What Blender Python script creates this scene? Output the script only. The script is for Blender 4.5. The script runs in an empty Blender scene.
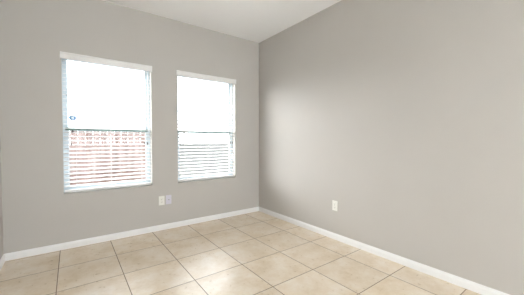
import bpy, bmesh, math
from mathutils import Vector, Matrix

scene = bpy.context.scene
COL = scene.collection

# ------------------------------------------------------------------ camera, sky, exposure
cam_data = bpy.data.cameras.new('camera')
cam = bpy.data.objects.new('camera', cam_data)
COL.objects.link(cam)
cam.location = (-2.4835, -3.4587, 1.1591)
cam.rotation_euler = (math.radians(90 - 1.5313), 0.0, math.radians(-36.354))
cam_data.sensor_fit = 'HORIZONTAL'
cam_data.sensor_width = 36.0
cam_data.lens = 36.0 * 259.5 / 524.0
cam_data.clip_start = 0.02
scene.camera = cam

SKY = 8.5
SUN = 11.0
scene.view_settings.view_transform = 'Standard'
scene.view_settings.look = 'None'
scene.view_settings.gamma = 1.0
scene.view_settings.use_curve_mapping = False
scene.view_settings.exposure = 0.0

world = bpy.data.worlds.new('overcast_sky')
scene.world = world
world.use_nodes = True
bg = world.node_tree.nodes['Background']
bg.inputs['Color'].default_value = (0.94, 0.965, 1.0, 1)
bg.inputs['Strength'].default_value = SKY

# the sun behind haze, low on the left outside the windows: a wide, soft disc
sun_data = bpy.data.lights.new('hazy_sun', 'SUN')
sun_data.energy = SUN
sun_data.angle = math.radians(56)
sun_data.color = (1.0, 0.985, 0.97)
sun = bpy.data.objects.new('hazy_sun', sun_data)
COL.objects.link(sun)
sun.location = (-8.0, 5.0, 3.0)
sun.rotation_euler = Vector((0.80, -0.60, -0.18)).to_track_quat('-Z', 'Y').to_euler()

scene.cycles.use_denoising = True
scene.cycles.max_bounces = 16
scene.cycles.diffuse_bounces = 10
scene.cycles.transparent_max_bounces = 24
scene.cycles.sample_clamp_indirect = 0.0

# ------------------------------------------------------------------ materials
def new_mat(name):
    m = bpy.data.materials.new(name)
    m.use_nodes = True
    nt = m.node_tree
    return m, nt, nt.nodes['Principled BSDF']

def noise(nt, scale, detail=4.0, rough=0.55, vec=None):
    n = nt.nodes.new('ShaderNodeTexNoise')
    n.inputs['Scale'].default_value = scale
    n.inputs['Detail'].default_value = detail
    n.inputs['Roughness'].default_value = rough
    if vec is None:
        tc = nt.nodes.new('ShaderNodeTexCoord')
        vec = tc.outputs['Object']
    nt.links.new(vec, n.inputs['Vector'])
    return n

def ramp(nt, fac, stops):
    r = nt.nodes.new('ShaderNodeValToRGB')
    e = r.color_ramp.elements
    while len(e) < len(stops):
        e.new(0.5)
    for i, (p, c) in enumerate(stops):
        e[i].position = p
        e[i].color = (*c, 1)
    nt.links.new(fac, r.inputs['Fac'])
    return r

def plain(name, color, rough=0.5, var=0.06, scale=30.0, bump=0.0, bump_scale=120.0, metallic=0.0, spec=0.5):
    m, nt, b = new_mat(name)
    n = noise(nt, scale)
    lo = tuple(max(0, c * (1 - var)) for c in color)
    hi = tuple(min(1, c * (1 + var)) for c in color)
    r = ramp(nt, n.outputs['Fac'], [(0.3, lo), (0.7, hi)])
    nt.links.new(r.outputs['Color'], b.inputs['Base Color'])
    b.inputs['Roughness'].default_value = rough
    b.inputs['Metallic'].default_value = metallic
    b.inputs['Specular IOR Level'].default_value = spec
    if bump > 0:
        n2 = noise(nt, bump_scale, 3.0)
        bp = nt.nodes.new('ShaderNodeBump')
        bp.inputs['Strength'].default_value = bump
        bp.inputs['Distance'].default_value = 0.002
        nt.links.new(n2.outputs['Fac'], bp.inputs['Height'])
        nt.links.new(bp.outputs['Normal'], b.inputs['Normal'])
    return m

M = {}
M['wall'] = plain('greige_wall_paint', (0.53, 0.512, 0.489), 0.6, 0.012, 2.0, 0.25, 160.0, spec=0.3)
M['ceiling'] = plain('ceiling_paint', (0.93, 0.945, 0.965), 0.8, 0.01, 2.0, 0.2, 90.0, spec=0.2)
M['trim'] = plain('white_trim_paint', (0.86, 0.865, 0.87), 0.35, 0.015, 12.0)
M['blind'] = plain('white_blind_vinyl', (0.84, 0.84, 0.84), 0.4, 0.01, 20.0)
M['cord'] = plain('white_cord', (0.75, 0.75, 0.73), 0.8, 0.05, 300.0)
M['tassel'] = plain('backlit_tassel', (0.10, 0.10, 0.10), 0.4, 0.1, 200.0)  # white tassels; their darkness against the window light is put into the colour
M['vinyl'] = plain('window_vinyl', (0.62, 0.70, 0.75), 0.4, 0.02, 20.0)
M['rail'] = plain('green_grey_rail', (0.10, 0.19, 0.165), 0.45, 0.04, 30.0)
M['plate'] = plain('white_plate_plastic', (0.83, 0.83, 0.79), 0.35, 0.01, 60.0)
M['plate_cool'] = plain('pale_lavender_plate_plastic', (0.66, 0.65, 0.74), 0.35, 0.02, 60.0)
M['slot'] = plain('dark_slot', (0.05, 0.05, 0.05), 0.6, 0.1, 100.0)
M['metal'] = plain('nickel', (0.6, 0.6, 0.58), 0.3, 0.03, 100.0, metallic=1.0)
M['concrete'] = plain('pale_concrete', (0.82, 0.82, 0.81), 0.9, 0.08, 1.5, 0.3, 30.0)
M['gravel'] = plain('dark_gravel', (0.066, 0.066, 0.064), 0.95, 0.15, 3.0, 0.4, 60.0, spec=0.0)
M['stucco'] = plain('outside_stucco', (0.60, 0.57, 0.52), 0.9, 0.05, 5.0, 0.4, 60.0)
M['sticker_blue'] = plain('sticker_blue', (0.02, 0.22, 0.50), 0.4, 0.05, 80.0)
M['sticker_white'] = plain('sticker_white', (0.85, 0.88, 0.9), 0.4, 0.02, 80.0)

def make_glass():
    m = bpy.data.materials.new('clear_window_glass')
    m.use_nodes = True
    nt = m.node_tree
    nt.nodes.clear()
    out = nt.nodes.new('ShaderNodeOutputMaterial')
    mix = nt.nodes.new('ShaderNodeMixShader')
    fr = nt.nodes.new('ShaderNodeFresnel')
    fr.inputs['IOR'].default_value = 1.45
    tr = nt.nodes.new('ShaderNodeBsdfTransparent')
    tr.inputs['Color'].default_value = (0.95, 0.96, 0.957, 1)
    gl = nt.nodes.new('ShaderNodeBsdfGlossy')
    gl.inputs['Roughness'].default_value = 0.02
    # only the front surface of a pane reflects; the far surface lets the ray out
    geo = nt.nodes.new('ShaderNodeNewGeometry')
    inv = nt.nodes.new('ShaderNodeMath'); inv.operation = 'SUBTRACT'
    inv.inputs[0].default_value = 1.0
    mul = nt.nodes.new('ShaderNodeMath'); mul.operation = 'MULTIPLY'
    nt.links.new(geo.outputs['Backfacing'], inv.inputs[1])
    nt.links.new(fr.outputs['Fac'], mul.inputs[0]); nt.links.new(inv.outputs[0], mul.inputs[1])
    nt.links.new(mul.outputs[0], mix.inputs['Fac'])
    nt.links.new(tr.outputs[0], mix.inputs[1])
    nt.links.new(gl.outputs[0], mix.inputs[2])
    nt.links.new(mix.outputs[0], out.inputs['Surface'])
    return m
M['glass'] = make_glass()

TILE, TX, TY = 0.4604, -2.5926, -0.4948
def make_tile():
    m, nt, b = new_mat('beige_ceramic_floor_tile')
    tc = nt.nodes.new('ShaderNodeTexCoord')
    sep = nt.nodes.new('ShaderNodeSeparateXYZ')
    nt.links.new(tc.outputs['Object'], sep.inputs[0])
    def math_(op, a, bv):
        n = nt.nodes.new('ShaderNodeMath')
        n.operation = op
        for i, v in enumerate((a, bv)):
            if v is None: continue
            if isinstance(v, (int, float)): n.inputs[i].default_value = v
            else: nt.links.new(v, n.inputs[i])
        return n.outputs[0]
    edges, cells = [], []
    for ax, off in (('X', TX), ('Y', TY)):
        u = math_('DIVIDE', math_('SUBTRACT', sep.outputs[ax], off), TILE)
        f = math_('FRACT', u, None)
        edges.append(math_('MINIMUM', f, math_('SUBTRACT', 1.0, f)))
        cells.append(math_('FLOOR', u, None))
    edge = math_('MINIMUM', edges[0], edges[1])
    gmask = nt.nodes.new('ShaderNodeMapRange')
    gmask.inputs['From Min'].default_value = 0.0050
    gmask.inputs['From Max'].default_value = 0.0080
    gmask.inputs['To Min'].default_value = 1.0
    gmask.inputs['To Max'].default_value = 0.0
    nt.links.new(edge, gmask.inputs['Value'])
    comb = nt.nodes.new('ShaderNodeCombineXYZ')
    nt.links.new(cells[0], comb.inputs[0]); nt.links.new(cells[1], comb.inputs[1])
    wn = nt.nodes.new('ShaderNodeTexWhiteNoise')
    wn.noise_dimensions = '3D'
    nt.links.new(comb.outputs[0], wn.inputs['Vector'])
    # every tile shows a different piece of the stone pattern
    sc = nt.nodes.new('ShaderNodeVectorMath'); sc.operation = 'SCALE'
    sc.inputs['Scale'].default_value = 17.0
    nt.links.new(wn.outputs['Color'], sc.inputs[0])
    add = nt.nodes.new('ShaderNodeVectorMath'); add.operation = 'ADD'
    nt.links.new(tc.outputs['Object'], add.inputs[0]); nt.links.new(sc.outputs[0], add.inputs[1])
    n1 = noise(nt, 5.0, 6.0, 0.62, add.outputs[0])
    n2 = noise(nt, 28.0, 5.0, 0.6, add.outputs[0])
    mixf = math_('ADD', math_('MULTIPLY', n1.outputs['Fac'], 0.75), math_('MULTIPLY', n2.outputs['Fac'], 0.25))
    r = ramp(nt, mixf, [(0.35, (0.68, 0.55, 0.385)), (0.50, (0.765, 0.65, 0.505)), (0.65, (0.83, 0.745, 0.635))])
    hsv = nt.nodes.new('ShaderNodeHueSaturation')
    val = math_('ADD', 0.96, math_('MULTIPLY', wn.outputs['Value'], 0.08))
    nt.links.new(val, hsv.inputs['Value'])
    nt.links.new(r.outputs['Color'], hsv.inputs['Color'])
    mx = nt.nodes.new('ShaderNodeMix'); mx.data_type = 'RGBA'
    nt.links.new(gmask.outputs[0], mx.inputs['Factor'])
    nt.links.new(hsv.outputs['Color'], mx.inputs['A'])
    mx.inputs['B'].default_value = (0.24, 0.16, 0.10, 1)
    nt.links.new(mx.outputs['Result'], b.inputs['Base Color'])
    b.inputs['IOR'].default_value = 1.75
    rg = nt.nodes.new('ShaderNodeMapRange')
    rg.inputs['To Min'].default_value = 0.24
    rg.inputs['To Max'].default_value = 0.34
    nt.links.new(n2.outputs['Fac'], rg.inputs['Value'])
    rmix = math_('ADD', rg.outputs[0], math_('MULTIPLY', gmask.outputs[0], 0.5))
    nt.links.new(rmix, b.inputs['Roughness'])
    bp = nt.nodes.new('ShaderNodeBump')
    bp.inputs['Strength'].default_value = 0.5
    bp.inputs['Distance'].default_value = 0.002
    h = math_('SUBTRACT', math_('MULTIPLY', n1.outputs['Fac'], 0.25), gmask.outputs[0])
    nt.links.new(h, bp.inputs['Height'])
    nt.links.new(bp.outputs['Normal'], b.inputs['Normal'])
    return m
M['tile'] = make_tile()

def make_fence_mat():
    m, nt, b = new_mat('weathered_reddish_fence_wood')
    tc = nt.nodes.new('ShaderNodeTexCoord')
    mp = nt.nodes.new('ShaderNodeMapping')
    mp.inputs['Scale'].default_value = (1.0, 1.0, 0.08)
    nt.links.new(tc.outputs['Object'], mp.inputs[0])
    n = noise(nt, 9.0, 5.0, 0.6, mp.outputs[0])
    r = ramp(nt, n.outputs['Fac'], [(0.3, (0.085, 0.052, 0.042)), (0.5, (0.15, 0.098, 0.084)), (0.7, (0.25, 0.19, 0.17))])
    nt.links.new(r.outputs['Color'], b.inputs['Base Color'])
    b.inputs['Roughness'].default_value = 0.85
    return m
M['fence'] = make_fence_mat()

# ------------------------------------------------------------------ mesh helpers
def add_box(bm, lo, hi, bevel=0.0):
    lo, hi = Vector(lo), Vector(hi)
    vs = [bm.verts.new((x, y, z)) for x in (lo.x, hi.x) for y in (lo.y, hi.y) for z in (lo.z, hi.z)]
    idx = [(0, 1, 3, 2), (4, 6, 7, 5), (0, 4, 5, 1), (2, 3, 7, 6), (0, 2, 6, 4), (1, 5, 7, 3)]
    fs = [bm.faces.new([vs[i] for i in f]) for f in idx]
    if bevel > 0:
        es = list({e for f in fs for e in f.edges})
        bmesh.ops.bevel(bm, geom=es, offset=bevel, segments=2, affect='EDGES', profile=0.5)

def add_prism_x(bm, prof, x0, x1):
    """profile of (y, z) points swept along x"""
    a = [bm.verts.new((x0, y, z)) for y, z in prof]
    b = [bm.verts.new((x1, y, z)) for y, z in prof]
    n = len(prof)
    for i in range(n):
        bm.faces.new((a[i], a[(i + 1) % n], b[(i + 1) % n], b[i]))
    bm.faces.new(a[::-1]); bm.faces.new(b)

def add_lathe_z(bm, prof, cx, cy, seg=16):
    rings = []
    for r, z in prof:
        rings.append([bm.verts.new((cx + r * math.cos(2 * math.pi * k / seg), cy + r * math.sin(2 * math.pi * k / seg), z)) for k in range(seg)])
    for a, b in zip(rings, rings[1:]):
        for k in range(seg):
            bm.faces.new((a[k], a[(k + 1) % seg], b[(k + 1) % seg], b[k]))
    bm.faces.new(rings[0][::-1]); bm.faces.new(rings[-1])

def obj(name, bm, mat, parent=None, smooth=False, origin=None):
    """link bm as one mesh; coordinates are world coordinates, the parent is an Empty without rotation"""
    bmesh.ops.recalc_face_normals(bm, faces=bm.faces[:])
    me = bpy.data.meshes.new(name)
    org = Vector(origin) if origin is not None else Vector((0, 0, 0))
    base = parent
    poff = Vector((0, 0, 0))
    while base is not None:
        poff += base.location
        base = base.parent
    if org.length:
        bmesh.ops.translate(bm, verts=bm.verts[:], vec=-org)
    elif parent is not None:
        bmesh.ops.translate(bm, verts=bm.verts[:], vec=-poff)
    bm.to_mesh(me); bm.free()
    if smooth:
        for p in me.polygons: p.use_smooth = True
    me.materials.append(mat)
    o = bpy.data.objects.new(name, me)
    COL.objects.link(o)
    if parent is not None: o.parent = parent
    if org.length: o.location = org - poff
    return o

def tag(o, label=None, cat=None, group=None, kind=None):
    for k, v in (('label', label), ('category', cat), ('group', group), ('kind', kind)):
        if v: o[k] = v
    return o

def thing(name, loc, label, cat, group=None):
    o = bpy.data.objects.new(name, None)
    o.empty_display_size = 0.1
    COL.objects.link(o)
    o.location = loc
    return tag(o, label, cat, group)

def box_obj(name, lo, hi, mat, parent=None, bevel=0.0):
    bm = bmesh.new(); add_box(bm, lo, hi, bevel)
    return obj(name, bm, mat, parent)

# ------------------------------------------------------------------ the setting
X0, X1, Y0, Y1, HC = -3.022, 0.0, -6.3, 0.0, 2.74
WT = 0.15
OPEN = [(-2.553, -1.662, 0.592, 2.092), (-1.336, -0.447, 0.597, 2.092)]

def struct(o): return tag(o, kind='structure')

struct(box_obj('floor', (X0 - WT, Y0 - WT, -0.10), (X1 + WT, Y1 + WT, 0.0), M['tile']))
struct(box_obj('ceiling', (X0 - WT, Y0 - WT, HC), (X1 + WT, Y1 + WT, HC + 0.12), M['ceiling']))
struct(box_obj('wall_left', (X0 - WT, Y0 - WT, 0), (X0, Y1, HC), M['wall']))
struct(box_obj('wall_right', (X1, Y0 - WT, 0), (X1 + WT, Y1, HC), M['wall']))

def wall_with_openings(OPEN, xa, xb, ya, yb):
    bm = bmesh.new()
    xs = sorted({xa, xb, *[v for o in OPEN for v in o[:2]]})
    zs = [0.0, OPEN[0][2], OPEN[0][3], HC]
    def hole(i, j):
        return j == 1 and any(abs(xs[i] - o[0]) < 1e-6 for o in OPEN)
    cache = {}
    def v(x, y, z):
        k = (round(x, 5), round(y, 5), round(z, 5))
        if k not in cache: cache[k] = bm.verts.new((x, y, z))
        return cache[k]
    for i in range(len(xs) - 1):
        for j in range(3):
            a, b, c, d = xs[i], xs[i + 1], zs[j], zs[j + 1]
            if hole(i, j):
                bm.faces.new((v(a, ya, c), v(a, yb, c), v(a, yb, d), v(a, ya, d)))
                bm.faces.new((v(b, ya, c), v(b, yb, c), v(b, yb, d), v(b, ya, d)))
                bm.faces.new((v(a, ya, c), v(b, ya, c), v(b, yb, c), v(a, yb, c)))
                bm.faces.new((v(a, ya, d), v(b, ya, d), v(b, yb, d), v(a, yb, d)))
            else:
                for y in (ya, yb):
                    bm.faces.new((v(a, y, c), v(b, y, c), v(b, y, d), v(a, y, d)))
    for i in range(len(xs) - 1):
        for z in (zs[0], zs[-1]):
            bm.faces.new((v(xs[i], ya, z), v(xs[i + 1], ya, z), v(xs[i + 1], yb, z), v(xs[i], yb, z)))
    for x in (xs[0], xs[-1]):
        for j in range(3):
            bm.faces.new((v(x, ya, zs[j]), v(x, yb, zs[j]), v(x, yb, zs[j + 1]), v(x, ya, zs[j + 1])))
    return bm
struct(obj('wall_back', wall_with_openings(OPEN, X0 - WT, X1 + WT, Y1, Y1 + WT), M['wall']))
# unseen wall behind the camera; its wide window is added as daylight fill
FILL_OPENING = (-2.92, -0.40, 0.10, 2.62)
struct(obj('wall_front', wall_with_openings([FILL_OPENING], X0, X1, Y0 - WT, Y0), M['wall']))

# baseboards: a moulded profile, (distance from wall, height)
BB = [(0, 0), (0.013, 0), (0.013, 0.046), (0.0105, 0.050), (0.0105, 0.056), (0.006, 0.064), (0.004, 0.070), (0, 0.070)]
def sweep(prof, origin, along, out, length):
    bm = bmesh.new()
    o, a, t = Vector(origin), Vector(along), Vector(out)
    A = [bm.verts.new(o + t * d + Vector((0, 0, h))) for d, h in prof]
    B = [bm.verts.new(o + a * length + t * d + Vector((0, 0, h))) for d, h in prof]
    n = len(prof)
    for i in range(n):
        bm.faces.new((A[i], A[(i + 1) % n], B[(i + 1) % n], B[i]))
    bm.faces.new(A[::-1]); bm.faces.new(B)
    return bm
struct(obj('baseboard_back', sweep(BB, (X0, Y1, 0), (1, 0, 0), (0, -1, 0), X1 - X0), M['trim']))
struct(obj('baseboard_right', sweep(BB, (X1, Y0, 0), (0, 1, 0), (-1, 0, 0), Y1 - Y0), M['trim']))
struct(obj('baseboard_left', sweep(BB, (X0, Y0, 0), (0, 1, 0), (1, 0, 0), Y1 - Y0), M['trim']))
struct(obj('baseboard_front', sweep(BB, (X0, Y0, 0), (1, 0, 0), (0, 1, 0), X1 - X0), M['trim']))

# single-hung windows set at the back of the drywall returns
RAIL_Z = 1.285
def make_window(n, x0, x1, z0, z1):
    w = thing('window_%d' % n, ((x0 + x1) / 2, 0.11, z0), None, None)
    struct(w)
    def ring(name, lo, hi, ya, yb, t, mat, parent, tb=None, tt=None):
        bm = bmesh.new()
        (a, c), (b, d) = lo, hi
        tb = t if tb is None else tb
        tt = t if tt is None else tt
        add_box(bm, (a, ya, c), (a + t, yb, d), 0.002)
        add_box(bm, (b - t, ya, c), (b, yb, d), 0.002)
        add_box(bm, (a + t, ya, c), (b - t, yb, c + tb), 0.002)
        add_box(bm, (a + t, ya, d - tt), (b - t, yb, d), 0.002)
        return obj(name, bm, mat, parent)
    ring('window_frame', (x0, z0), (x1, z1), 0.080, 0.150, 0.022, M['vinyl'], w)
    a, b = x0 + 0.022, x1 - 0.022
    up = ring('upper_sash', (a, RAIL_Z + 0.004), (b, z1 - 0.022), 0.118, 0.140, 0.026, M['vinyl'], w, tb=0.022)
    bm = bmesh.new(); add_box(bm, (a + 0.02, 0.127, RAIL_Z + 0.02), (b - 0.02, 0.131, z1 - 0.04)); obj('glass_pane', bm, M['glass'], up)
    lo = ring('lower_sash', (a, z0 + 0.022), (b, RAIL_Z), 0.090, 0.114, 0.030, M['vinyl'], w, tb=0.036, tt=0.020)
    bm = bmesh.new(); add_box(bm, (a + 0.024, 0.100, z0 + 0.05), (b - 0.024, 0.104, RAIL_Z - 0.012)); obj('glass_pane', bm, M['glass'], lo)
    bm = bmesh.new(); add_box(bm, (a, 0.086, RAIL_Z - 0.014), (b, 0.116, RAIL_Z + 0.018), 0.002)
    tag(obj('meeting_rail', bm, M['rail'], w), 'grey-green meeting rail')
    for fx in (0.5,):
        cx = a + (b - a) * fx
        bm = bmesh.new()
        add_box(bm, (cx - 0.022, 0.088, RAIL_Z + 0.017), (cx + 0.022, 0.114, RAIL_Z + 0.023), 0.0015)
        add_lathe_z(bm, [(0.009, RAIL_Z + 0.023), (0.009, RAIL_Z + 0.029), (0.005, RAIL_Z + 0.031)], cx, 0.101, 12)
        add_box(bm, (cx - 0.004, 0.088, RAIL_Z + 0.025), (cx + 0.026, 0.097, RAIL_Z + 0.030), 0.001)
        obj('sash_lock', bm, M['vinyl'], w)
    return w
win = [make_window(i + 1, *o) for i, o in enumerate(OPEN)]

def make_fill_window():  # unseen window, added only to bring in daylight from behind the camera
    x0, x1, z0, z1 = FILL_OPENING
    w = struct(thing('window_3', ((x0 + x1) / 2, Y0 - 0.08, z0), None, None))
    xs = [x0 + (x1 - x0) * k / 3 for k in range(4)]
    bm = bmesh.new()
    for z in (z0, z1 - 0.05): add_box(bm, (x0, Y0 - 0.12, z), (x1, Y0 - 0.05, z + 0.05), 0.002)
    for k, x in enumerate(xs):
        xx = min(max(x - 0.025, x0), x1 - 0.05)
        add_box(bm, (xx, Y0 - 0.119, z0 + 0.05), (xx + 0.05, Y0 - 0.051, z1 - 0.05), 0.002)
    obj('window_frame', bm, M['vinyl'], w)
    for k in range(3):
        bm = bmesh.new(); add_box(bm, (xs[k] + 0.02, Y0 - 0.087, z0 + 0.045), (xs[k + 1] - 0.02, Y0 - 0.083, z1 - 0.045))
        obj('glass_pane', bm, M['glass'], w)
make_fill_window()

# ------------------------------------------------------------------ outdoors
GZ = -0.30
struct(box_obj('ground', (-60, -90, GZ - 0.3), (60, 0.0, GZ), M['concrete']))
struct(box_obj('ground', (-60, 0.0, GZ - 0.3), (60, 120, GZ), M['gravel']))

def make_fence():
    fy, top = 4.0, 1.46
    fx0, fx1 = -5.2, -0.45
    f = thing('wooden_fence', (-2.4, fy, GZ), 'reddish wooden board fence seen through the lower half of the left window', 'fence')
    bm = bmesh.new()
    w, gap = 0.142, 0.008
    k, x = 0, fx0
    while x + w <= fx1:
        dz = 0.012 * math.sin(k * 2.7)
        dy = 0.004 * math.sin(k * 1.9)
        add_box(bm, (x, fy - 0.018 + dy, GZ + 0.04), (x + w, fy + dy, top + dz), 0.003)
        x += w + gap; k += 1
    obj('board_panel', bm, M['fence'], f)
    for z in (0.0, 0.62, 1.22):
        bm = bmesh.new(); add_box(bm, (fx0, fy + 0.004, z), (fx1, fy + 0.042, z + 0.09), 0.003)
        obj('fence_rail', bm, M['fence'], f)
    for i in range(3):
        px = fx0 + 0.1 + i * 2.5
        bm = bmesh.new(); add_box(bm, (px, fy + 0.042, GZ), (px + 0.09, fy + 0.132, top - 0.05), 0.004)
        obj('fence_post', bm, M['fence'], f)
make_fence()

# ------------------------------------------------------------------ blinds
PITCH, SLAT_W = 0.0448, 0.050
def make_blind(label, tilt_deg, first, x0, x1, z0, z1):
    b = thing('window_blind', ((x0 + x1) / 2, 0.03, z0), label, 'blind', 'white horizontal blinds')
    # headrail, tucked behind the valance
    bm = bmesh.new(); add_box(bm, (x0 + 0.006, 0.004, z1 - 0.045), (x1 - 0.006, 0.056, z1), 0.002)
    obj('headrail', bm, M['blind'], b)
    # valance with a moulded face and two returns
    bm = bmesh.new()
    va, vb = x0 - 0.010, x1 + 0.010
    zt, zb = z1 - 0.003, z1 - 0.072
    prof = [(-0.001, zb), (-0.012, zb), (-0.015, zb + 0.004), (-0.015, zb + 0.046), (-0.019, zb + 0.053),
            (-0.019, zt - 0.004), (-0.016, zt), (-0.001, zt)]
    add_prism_x(bm, prof, va, vb)
    obj('valance', bm, M['blind'], b)
    # slats, all in one mesh, slightly tilted, each with a shallow crown
    bm = bmesh.new()
    cy, tilt = 0.030, math.radians(tilt_deg)
    zlow = z0 + 0.012 + 0.022
    z = zlow + first
    sl0, sl1 = x0 + 0.007, x1 - 0.007
    zs = []
    while z < z1 - 0.060:
        zs.append(z); z += PITCH
    for z in zs:
        pts = []
        n = 6
        for k in range(n + 1):
            t = (k / n - 0.5) * SLAT_W
            crown = 0.0016 * (1 - (2 * t / SLAT_W) ** 2)
            pts.append((t, crown))
        loop = pts + [(t, c - 0.0032) for t, c in reversed(pts)]
        prof = [(cy + t * math.cos(tilt) - c * math.sin(tilt), z + t * math.sin(tilt) + c * math.cos(tilt)) for t, c in loop]
        add_prism_x(bm, prof, sl0, sl1)
    obj('slats', bm, M['blind'], b)
    bm = bmesh.new(); add_box(bm, (sl0, cy - 0.026, z0 + 0.012), (sl1, cy + 0.026, z0 + 0.034), 0.004)
    obj('bottom_rail', bm, M['blind'], b)
    # ladder cords, front and back
    for fx in (0.13, 0.5, 0.87):
        cx = x0 + (x1 - x0) * fx
        bm = bmesh.new()
        for yy in (cy - 0.0275, cy + 0.0275):
            add_lathe_z(bm, [(0.0011, z0 + 0.028), (0.0011, z1 - 0.044)], cx, yy, 6)
        obj('ladder_cord', bm, M['cord'], b)
    # tilt cords on the left, lift cords on the right
    def pull(name, cx, zend):
        bm = bmesh.new(); add_lathe_z(bm, [(0.0012, zend), (0.0012, z1 - 0.045)], cx, -0.004, 6)
        c = obj(name, bm, M['cord'], b)
        bm = bmesh.new()
        add_lathe_z(bm, [(0.003, zend - 0.030), (0.0075, zend - 0.029), (0.0078, zend - 0.022), (0.0055, zend - 0.006), (0.003, zend)], cx, -0.004, 12)
        tag(obj('tassel', bm, M['tassel'], c, smooth=True), 'cord tassel, backlit shade put into its colour')
    pull('tilt_cord', x0 + 0.085, 1.275)
    pull('tilt_cord', x0 + 0.072, 1.140)
    pull('lift_cord', x1 - 0.088, 1.145)
    pull('lift_cord', x1 - 0.054, 1.140)
    return b
make_blind('white horizontal blind on the left window, with the fence showing through its lower slats', 10.0, 0.040, *OPEN[0])
make_blind('white horizontal blind on the right window beside the room corner, nothing but glare behind it', 18.0, 0.036, *OPEN[1])

# ------------------------------------------------------------------ sticker on the upper pane of the left window
def ellipse_prism(bm, cx, cz, rx, rz, y0, y1, inner=None, n=8, rot=math.pi / 8):
    def pts(rx, rz, y): return [bm.verts.new((cx + rx * math.cos(rot + 2 * math.pi * k / n), y, cz + rz * math.sin(rot + 2 * math.pi * k / n))) for k in range(n)]
    a, b = pts(rx, rz, y0), pts(rx, rz, y1)
    for k in range(n):
        bm.faces.new((a[k], a[(k + 1) % n], b[(k + 1) % n], b[k]))
    if inner:
        c, d = pts(inner[0], inner[1], y0), pts(inner[0], inner[1], y1)
        for k in range(n):
            j = (k + 1) % n
            bm.faces.new((c[k], c[j], d[j], d[k]))
            bm.faces.new((a[k], a[j], c[j], c[k])); bm.faces.new((b[k], b[j], d[j], d[k]))
    else:
        bm.faces.new(a); bm.faces.new(b)
SX, SZ = -2.464, 1.412
st = thing('window_sticker', (SX, 0.126, SZ), 'small blue-rimmed sticker on the upper pane of the left window', 'sticker')
bm = bmesh.new(); ellipse_prism(bm, SX, SZ, 0.036, 0.026, 0.1262, 0.1270, (0.017, 0.009), 16)
tag(obj('sticker_rim', bm, M['sticker_blue'], st), 'blue rim')
bm = bmesh.new(); ellipse_prism(bm, SX, SZ, 0.017, 0.009, 0.1264, 0.1270, None, 16)
tag(obj('sticker_middle', bm, M['sticker_white'], st), 'white middle')

# ------------------------------------------------------------------ wall plates
def xf(bm, mat4): bmesh.ops.transform(bm, matrix=mat4, verts=bm.verts[:])
def make_plate(name, loc, rotz, label, cat, w, h, mat, kind):
    """built facing -y at the origin, then set on the wall"""
    t = thing(name, loc, label, cat)
    t.rotation_euler = (0, 0, rotz)
    def part(pname, bm, m, parent):
        bmesh.ops.recalc_face_normals(bm, faces=bm.faces[:])
        me = bpy.data.meshes.new(pname); bm.to_mesh(me); bm.free(); me.materials.append(m)
        o = bpy.data.objects.new(pname, me); COL.objects.link(o); o.parent = parent
        return o
    bm = bmesh.new(); add_box(bm, (-w / 2, -0.006, -h / 2), (w / 2, 0.0, h / 2), 0.0022)
    part('cover_plate', bm, mat, t)
    def disc(r, y0, y1, cz, sx=1.0):
        b2 = bmesh.new(); ellipse_prism(b2, 0, cz, r * sx, r, y0, y1, None, 16, 0)
        return b2
    if kind == 'duplex':
        for cz in (-0.0195, 0.0195):
            bm = bmesh.new(); add_box(bm, (-0.0165, -0.0085, cz - 0.0135), (0.0165, -0.005, cz + 0.0135), 0.003)
            rec = part('receptacle', bm, mat, t)
            bm = bmesh.new()
            add_box(bm, (-0.0075, -0.0090, cz - 0.002), (-0.0052, -0.0080, cz + 0.0065))
            add_box(bm, (0.0052, -0.0090, cz - 0.001), (0.0075, -0.0080, cz + 0.0060))
            ellipse_prism(bm, 0, cz - 0.0075, 0.0026, 0.0026, -0.0090, -0.0080, None, 12, 0)
            part('socket_slots', bm, M['slot'], rec)
        part('screw', disc(0.0032, -0.0072, -0.0055, 0.0), M['metal'], t)
    else:
        bm = disc(0.0085, -0.010, -0.0055, 0.0)
        part('jack_collar', bm, M['metal'], t)
        part('jack_socket', disc(0.0045, -0.0135, -0.0098, 0.0), M['slot'], t)
        for cz in (-0.042, 0.042):
            part('screw', disc(0.0032, -0.0072, -0.0055, cz), M['metal'], t)
    return t
make_plate('wall_outlet', (-1.551, 0, 0.383), 0, 'white duplex wall outlet below and between the two windows', 'outlet', 0.072, 0.117, M['plate'], 'duplex')
make_plate('wall_jack', (-1.462, 0, 0.385), 0, 'pale bluish cable jack plate right beside the outlet below the windows', 'jack plate', 0.072, 0.117, M['plate_cool'], 'jack')
make_plate('wall_outlet', (0, -1.530, 0.396), math.radians(-90), 'white duplex wall outlet alone on the long right wall above the baseboard', 'outlet', 0.072, 0.117, M['plate'], 'duplex')
